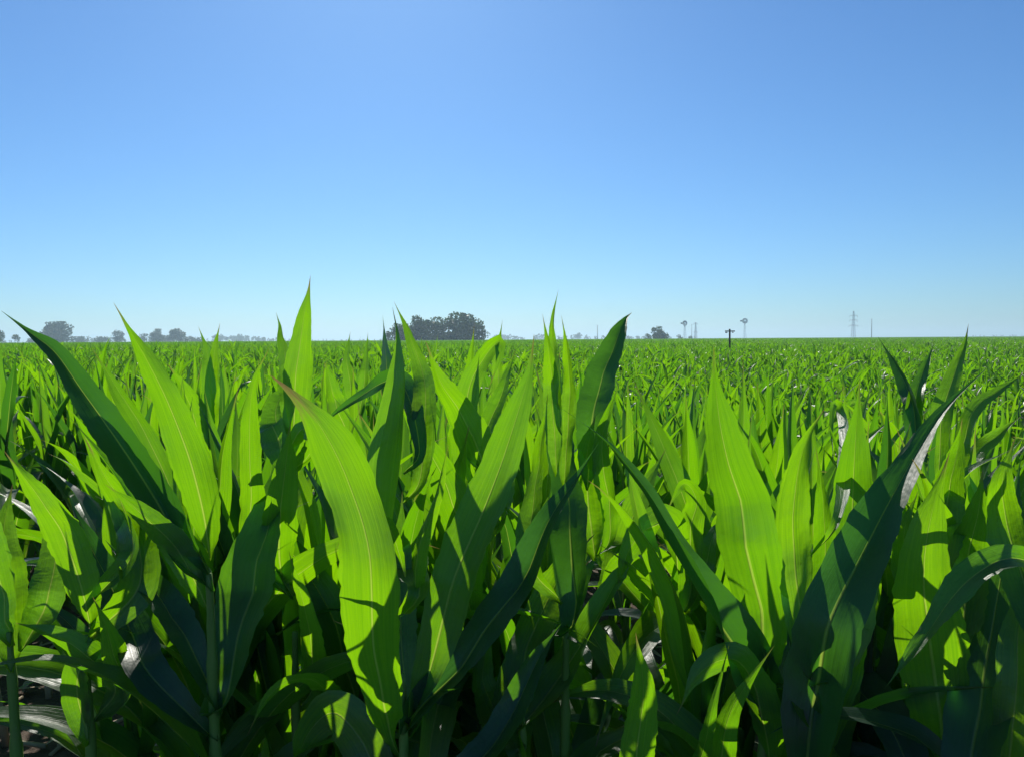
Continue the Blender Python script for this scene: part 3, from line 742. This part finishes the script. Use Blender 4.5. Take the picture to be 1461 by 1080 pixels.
# dead stalks and husks lying on the soil
lb = Buf(); gl = np.random.default_rng(8)
for i in range(1500):
    yy = gl.uniform(.4, 6) ; x = gl.uniform(-1, 1) * (.75 * yy + .8)
    Lh = gl.uniform(.03, .16); a = gl.uniform(0, 3.14); tl = gl.normal(0, .16)
    if gl.uniform() < .35:
        Lr = Lh * .8; d = np.array([math.cos(a) * math.cos(tl), math.sin(a) * math.cos(tl), math.sin(tl)])
        p0 = np.array([x, yy, .012]); v, f = tube([p0 - d * Lr, p0, p0 + d * Lr], gl.uniform(.003, .009), 6); lb.add(v, f, None, gl.uniform())
    else:
        s = np.linspace(0, 1, 6); P = np.array([x, yy, .008]) + np.stack([np.cos(a) * Lh * (s - .5), np.sin(a) * Lh * (s - .5), .02 * np.sin(s * 3.1) * gl.uniform(.2, 1.5)], 1)
        sd_ = np.tile([-math.sin(a), math.cos(a), gl.normal(0, .5)], (6, 1))
        v, f, uv, r = blade(P, sd_, gl.uniform(.006, .02) * np.sin(.3 + s * 2.6), np.full(6, .3), gl, US3, .3); lb.add(v, f, uv, gl.uniform())
for i in range(70):
    yy = gl.uniform(1.3, 5); x = gl.uniform(-1, 1) * (.7 * yy + .3)
    v, f = tube([[x, yy, -.03], [x + gl.normal(0, .01), yy + gl.normal(0, .01), gl.uniform(.08, .2)]], gl.uniform(.008, .014), 8); lb.add(v, f, None, gl.uniform())
obj("crop_residue", lb.mesh("crop_residue", MAT_STRAW), kind="stuff", label="dry straw and cut stubble lying on the soil under the maize", category="straw")

# ------------------------------------------------------------------ trees on the horizon
TL_A = tree_leaf_material("tree_foliage_dark", (0.020, 0.062, 0.010), (0.055, 0.140, 0.024))
TL_B = tree_leaf_material("tree_foliage_grey", (0.022, 0.045, 0.026), (0.045, 0.080, 0.042))

def crown_buf(g, w_, h_, zb, ncl=16, nq=1500, q=.55):
    """leaf clusters through a lumpy crown: w_ wide, from zb to h_ high"""
    b = Buf(); cs = []
    for i in range(ncl):
        t = g.uniform(0, 1); zc = zb + (h_ - zb) * (.06 + .80 * t)
        rad = w_ / 2 * math.sqrt(max(.05, 1 - (abs(t - .42) / .75) ** 2)) * g.uniform(.2, .72)
        a = g.uniform(0, 6.28); cr = w_ * g.uniform(.11, .25)
        cs.append((rad * math.cos(a), rad * math.sin(a), zc, cr, g.uniform()))
    cs = np.array(cs)
    k = g.integers(0, ncl, nq)
    d = nrm(g.normal(size=(nq, 3))) * (g.uniform(.35, 1.0, nq) ** .6)[:, None]
    d[:, 2] *= .8
    C = cs[k, :3] + d * cs[k, 3:4]
    C = C[(C[:, 2] > zb * .3) & (C[:, 2] < h_)]; nq = len(C); k = k[:nq]
    A = nrm(g.normal(size=(nq, 3))); B = nrm(np.cross(A, g.normal(size=(nq, 3))))
    sz = (q * g.uniform(.5, 1.2, nq))[:, None]
    V = np.stack([C - A * sz, C - B * sz * .6, C + A * sz, C + B * sz * .6], 1).reshape(-1, 3)
    f = np.arange(nq * 4).reshape(-1, 4)
    return b.add(V, f, None, np.repeat(np.clip(g.uniform(0, 1, nq), 0, 1), 4)), cs

def tree(name, label, px, ytop, d, wpx, g, mat_, group=None, trunk_frac=.28, ncl=16, nq=1500, hz=None):
    base = pix(px, 485, d); sc = d / F
    hor = 489 - 9.7 * px / W0
    h_ = CAM[2] + (hor - ytop) * sc; w_ = wpx * sc
    kw = dict(label=label, category="tree")
    if group: kw["group"] = group
    root = empty(name, (base[0], base[1], 0), **kw)
    b, cs = crown_buf(g, w_, h_, h_ * trunk_frac, int(ncl * 1.2), int(nq * 1.15), q=max(.3, w_ * .045))
    obj("crown", b.mesh("crown", mat_, smooth=False), root)
    tb = Buf(); r_ = max(.12, h_ * .022)
    tz = np.linspace(-.1, h_ * .62, 7)
    tp = np.stack([np.cumsum(g.normal(0, h_ * .008, 7)), np.cumsum(g.normal(0, h_ * .008, 7)), tz], 1)
    tb.add(*tube(tp, r_ * np.linspace(1.25, .35, 7), 8))
    for c in cs[:9]:
        z0 = min(max(h_ * trunk_frac * .8, c[2] * .6), h_ * .55)
        p0 = np.array([np.interp(z0, tz, tp[:, 0]), np.interp(z0, tz, tp[:, 1]), z0])
        tb.add(*tube([p0, p0 * .4 + c[:3] * .6 - [0, 0, .05 * h_], c[:3]], [r_ * .4, r_ * .28, r_ * .1], 6))
    obj("trunk", tb.mesh("trunk", MAT_BARK), root)
    return root

gt = np.random.default_rng(31)
CL = "trees of the dark grove on the horizon"
tree("grove_tree", "slim ragged tree at the left end of the dark grove on the horizon", 572, 462, 345, 38, gt, TL_A, CL, .03)
tree("grove_tree", "round-topped tree in the left half of the dark grove", 594, 449, 350, 46, gt, TL_A, CL, .06, 20, 2200)
tree("grove_tree", "open airy tree with sky gaps in the middle of the dark grove", 620, 453, 352, 42, gt, TL_A, CL, .06, 14, 1500)
tree("grove_tree", "lower tree filling the grove just beside its tallest crown", 641, 453, 350, 42, gt, TL_A, CL, .05, 15, 1700)
tree("grove_tree", "tallest darkest tree of the grove, with a dense domed crown", 664, 444, 348, 54, gt, TL_A, CL, .05, 24, 3000)
tree("grove_tree", "short bushy tree closing the right end of the dark grove", 684, 460, 352, 28, gt, TL_A, CL, .03)
tree("grove_bush", "low bush under the left end of the dark grove", 555, 472, 350, 20, gt, TL_A, CL, .03, 10, 700)
for lb_, px_, yt_, wp_ in (("dark low scrub under the second tree of the grove", 585, 474, 30), ("dark low scrub under the airy middle tree of the grove", 612, 475, 34), ("dark low scrub under the lower tree beside the tallest crown", 640, 474, 34), ("dark low scrub at the foot of the tallest grove tree", 668, 473, 40)):
    tree("grove_bush", lb_, px_, yt_, 344, wp_, gt, TL_A, CL, .02, 12, 900)
for lb_, px_, yt_, wp_ in (("hazy thicket between the left end trees and the uneven hazy tree", 48, 480, 24), ("hazy thicket on the far side of the uneven hazy tree", 112, 480, 30), ("hazy thicket left of the tree behind the bright upright leaf", 145, 480, 28), ("hazy thicket joining the pair of rounded trees", 236, 479, 40), ("hazy thicket right of the pair of rounded trees", 280, 481, 30)):
    tree("distant_thicket", lb_, px_, yt_, 780, wp_, gt, TL_B, "hazy thickets along the horizon", .02, 10, 700)
tree("distant_tree", "dark tree cut off by the left end of the horizon", -3, 468, 480, 24, gt, TL_A, None, .15)
tree("distant_tree", "small round tree next to the dark tree at the left end of the horizon", 22, 475, 480, 13, gt, TL_A, None, .15, 10, 700)
tree("distant_tree", "tall uneven hazy tree with a pale spire, behind the long arching leaf", 80, 459, 620, 48, gt, TL_B, None, .04, 22, 2200)
tree("distant_tree", "pale spire-shaped tree rising out of the uneven hazy tree", 72, 455, 700, 12, gt, TL_B, None, .1, 9, 500)
tree("distant_tree", "hazy tree half hidden by a bright upright leaf left of the pair", 170, 471, 700, 20, gt, TL_B, None, .15)
tree("distant_tree", "small hazy tree between the bright upright leaf and the pair", 204, 476, 760, 20, gt, TL_B, None, .1, 10, 800)
tree("distant_tree", "first of a pair of rounded hazy trees, with a gap of sky beside it", 225, 469, 690, 27, gt, TL_B, None, .06)
tree("distant_tree", "second and denser of the pair of rounded hazy trees", 252, 469, 690, 33, gt, TL_B, None, .05, 18, 1600)
tree("distant_tree", "flat-topped round tree alone on the horizon near the wind pumps", 939, 465, 450, 30, gt, TL_A, None, .04, 18, 1800)
tree("distant_bush", "low bush touching the flat-topped lone tree", 925, 476, 450, 16, gt, TL_A, None, .03, 9, 600)
tree("distant_bush", "small grey bush below the first wind pump", 970, 476, 650, 12, gt, TL_B, None, .03, 8, 500)
tree("distant_bush", "faint bush beside the lattice mast on the horizon", 985, 479, 700, 9, gt, TL_B, None, .03, 7, 400)

# far tree line, one mass
fb = Buf(); gq = np.random.default_rng(4)
def fringe(px0, px1, d, ytop_f, n, jit):
    for i in range(n):
        px = gq.uniform(px0, px1); hor = 489 - 9.7 * px / W0
        hh = CAM[2] + (hor - ytop_f(px)) * d / F * gq.uniform(.55, 1.1)
        p = pix(px, 485, d + gq.normal(0, jit)); wd = hh * gq.uniform(.7, 1.5)
        b, _ = crown_buf(gq, wd, hh, hh * .08, 7, 160, q=wd * .10)
        v, f, uv, r, mi = b.data(); fb.add(v + [p[0], p[1], 0], f, None, r)
fringe(105, 300, 1300, lambda x: 480.5, 46, 60)
fringe(300, 400, 1400, lambda x: np.interp(x, [300, 330, 350, 400], [478, 475, 478, 482]), 40, 50)
fringe(400, 560, 1900, lambda x: 483.5, 40, 80)
fringe(700, 910, 1500, lambda x: 477.5 + 2 * math.sin(x * .12), 66, 80)
fringe(0, 110, 1300, lambda x: 483, 20, 50)
fringe(890, 1000, 1500, lambda x: 478.5, 26, 50)
fringe(1380, 1470, 2400, lambda x: 477.5, 20, 50)
obj("distant_treeline", fb.mesh("distant_treeline", TL_B, smooth=False), kind="stuff", label="thin hazy line of far-off trees along the horizon", category="tree line")

# ------------------------------------------------------------------ masts, poles, wind pumps
def lattice(b, h_, w0_, w1_, n, r_, ang=.4):
    c, s_ = math.cos(ang), math.sin(ang)
    def q(t):
        w_ = (w0_ + (w1_ - w0_) * t) / 2
        return [np.array([(x * c - y_ * s_) * w_, (x * s_ + y_ * c) * w_, h_ * t]) for x, y_ in ((-1, -1), (1, -1), (1, 1), (-1, 1))]
    prev = q(0)
    for i in range(1, n + 1):
        cur = q(i / n)
        for k in range(4):
            b.add(*bar(prev[k], cur[k], r_ * 1.4)); b.add(*bar(prev[k], cur[(k + 1) % 4], r_ * .7)); b.add(*bar(cur[k], cur[(k + 1) % 4], r_ * .7))
        prev = cur

def pylon(px, ytop, d, label, arms, thick=1.0):
    base = pix(px, 480, d); hor = 489 - 9.7 * px / W0; sc = d / F
    h_ = CAM[2] + (hor - ytop) * sc
    root = empty("power_pylon", (base[0], base[1], 0), label=label, category="pylon")
    b = Buf(); lattice(b, h_, 3.2 * thick, .7 * thick, 11, .13 * thick); obj("tower", b.mesh("tower", MAT_STEEL, False), root)
    for ya, half in arms:
        z = CAM[2] + (hor - ya) * sc; wv = half * sc
        ab = Buf()
        for e in (-.35, .35):
            ab.add(*bar((-wv, 0, z), (0, e, z + .9), .12 * thick)); ab.add(*bar((wv, 0, z), (0, e, z + .9), .12 * thick)); ab.add(*bar((-wv, 0, z), (wv, e * .4, z - .02 + e * .05), .14 * thick))
        a_ = obj("crossarm", ab.mesh("crossarm", MAT_STEEL, False), root)
        for e in (-1, 1):
            ib = Buf(); ib.add(*tube([[e * wv, 0, z], [e * wv, 0, z - .5], [e * wv, 0, z - 1.7]], [.12, .22, .14], 8)); obj("insulator", ib.mesh("insulator", MAT_STEEL), a_)
pylon(1217.5, 444, 880, "tall lattice power pylon with three crossarms, alone on the horizon", [(450.5, 5.5), (457, 5.5), (464.5, 6.5)])
pylon(992.5, 460, 900, "shorter lattice mast on the horizon beside the first wind pump", [(461.5, 2.6), (473, 2.2)], .8)

def pole(px, ytop, d, label, r_=.28, arm=True):
    base = pix(px, 480, d); hor = 489 - 9.7 * px / W0
    h_ = CAM[2] + (hor - ytop) * d / F
    root = empty("utility_pole", (base[0], base[1], 0), label=label, category="pole")
    b = Buf(); b.add(*tube([[0, 0, -.2], [0, 0, h_ * .5], [0, 0, h_]], [r_ * 1.3, r_ * 1.1, r_ * .8], 10)); obj("post", b.mesh("post", MAT_CONCRETE), root)
    if arm:
        b = Buf(); b.add(*box((0, 0, h_ - .8), (1.7, .16, .2))); a_ = obj("crossarm", b.mesh("crossarm", MAT_STEEL, False), root)
        for x in (-.75, .75):
            ib = Buf(); ib.add(*tube([[x, 0, h_ - .7], [x, 0, h_ - .5], [x, 0, h_ - .3]], [.06, .12, .05], 8)); obj("insulator", ib.mesh("insulator", MAT_CONCRETE), a_)
pole(1243.5, 455, 860, "plain slender pole standing beside the tall lattice pylon", .36)
pole(852.5, 464, 900, "faint slender pole above the far tree line, near the dark upright blade", .34)
pole(987, 462.5, 920, "faint thin pole close beside the shorter lattice mast", .26)

def wind_pump(px, ytop, d, label, wpx, face):
    base = pix(px, 480, d); hor = 489 - 9.7 * px / W0; sc = d / F
    h_ = CAM[2] + (hor - ytop) * sc; wr = wpx * sc / 2; hub = h_ - wr
    root = empty("wind_pump", (base[0], base[1], 0), label=label, category="wind pump")
    b = Buf(); lattice(b, hub, 1.7, .3, 6, .035); obj("tower", b.mesh("tower", MAT_STEEL, False), root)
    wh = Buf(); n = 18
    for k in range(n):
        a = 6.2832 * k / n; da = 6.2832 / n * .42
        pts = []
        for rr_, e in ((.32, -da), (.32, da), (1, da), (1, -da)):
            x_, z_ = rr_ * wr * math.cos(a + e), rr_ * wr * math.sin(a + e); pts.append((x_, (.12 if e > 0 else -.12) * rr_, z_))
        v = np.array(pts); v = np.vstack([v, v + [0, .015, 0]])
        wh.add(v, [[0, 1, 2, 3], [7, 6, 5, 4], [0, 4, 5, 1], [1, 5, 6, 2], [2, 6, 7, 3], [3, 7, 4, 0]])
    for rr_ in (.34, .7):
        th = np.linspace(0, 6.2832, 25); wh.add(*tube(np.stack([rr_ * wr * np.cos(th), 0 * th, rr_ * wr * np.sin(th)], 1), .03, 6, False))
    for k in range(6):
        a = 1.0472 * k; wh.add(*bar((0, 0, 0), (wr * .7 * math.cos(a), 0, wr * .7 * math.sin(a)), .03))
    o = obj("wheel", wh.mesh("wheel", MAT_STEEL, False), root); o.location = (0, -.35, hub); o.rotation_euler = (0, 0, face)
    tb = Buf(); tb.add(*bar((0, 0, 0), (-wr * 1.1, .1, 0), .04)); tb.add(*box((-wr * 1.25, .1, .05), (wr * .7, .03, wr * .55)))
    o = obj("tail_vane", tb.mesh("tail_vane", MAT_STEEL, False), root); o.location = (0, 0, hub); o.rotation_euler = (0, 0, face)
wind_pump(977, 457.5, 520, "hazy wind pump with a squared-off vane, between the lone tree and the lattice mast", 8, .3)
wind_pump(1062.5, 454, 560, "hazy wind pump on a thin tower, standing past the T-shaped post", 8, -.4)

# T-shaped post in the field
d = 38; base = pix(1041, 490, d); hor = 489 - 9.7 * 1041 / W0; h_ = CAM[2] + (hor - 469.5) * d / F
root = empty("perch_post", (base[0], base[1], 0), label="dark T-shaped wooden post rising out of the maize", category="post")
b = Buf(); b.add(*tube([[0, 0, -.3], [.004, 0, .9], [0, 0, h_]], [.05, .045, .04], 10)); obj("post", b.mesh("post", MAT_WOOD), root)
b = Buf(); b.add(*box((0, -.045, h_ - .1), (.46, .05, .05))); b.add(*box((-.17, -.045, h_ - .165), (.09, .05, .05))); b.add(*box((.13, -.045, h_ - .16), (.07, .05, .04))); obj("crossbar", b.mesh("crossbar", MAT_WOOD, False), root)

# ------------------------------------------------------------------ air
v, f = box((0, 2000, 19), (9000, 8000, 42))
hm, t, out = mat("haze_air")
vp = N(t, "ShaderNodeVolumePrincipled", {'Color': (0.66, 0.87, 1.0, 1), 'Density': 0.00045, 'Anisotropy': 0.35})
t.links.new(vp.outputs[0], out.inputs[1])
obj("haze", Buf().add(v, f).mesh("haze", hm, False), kind="stuff", label="thin bluish haze over the field", category="haze")
print("objects", len(bpy.data.objects))
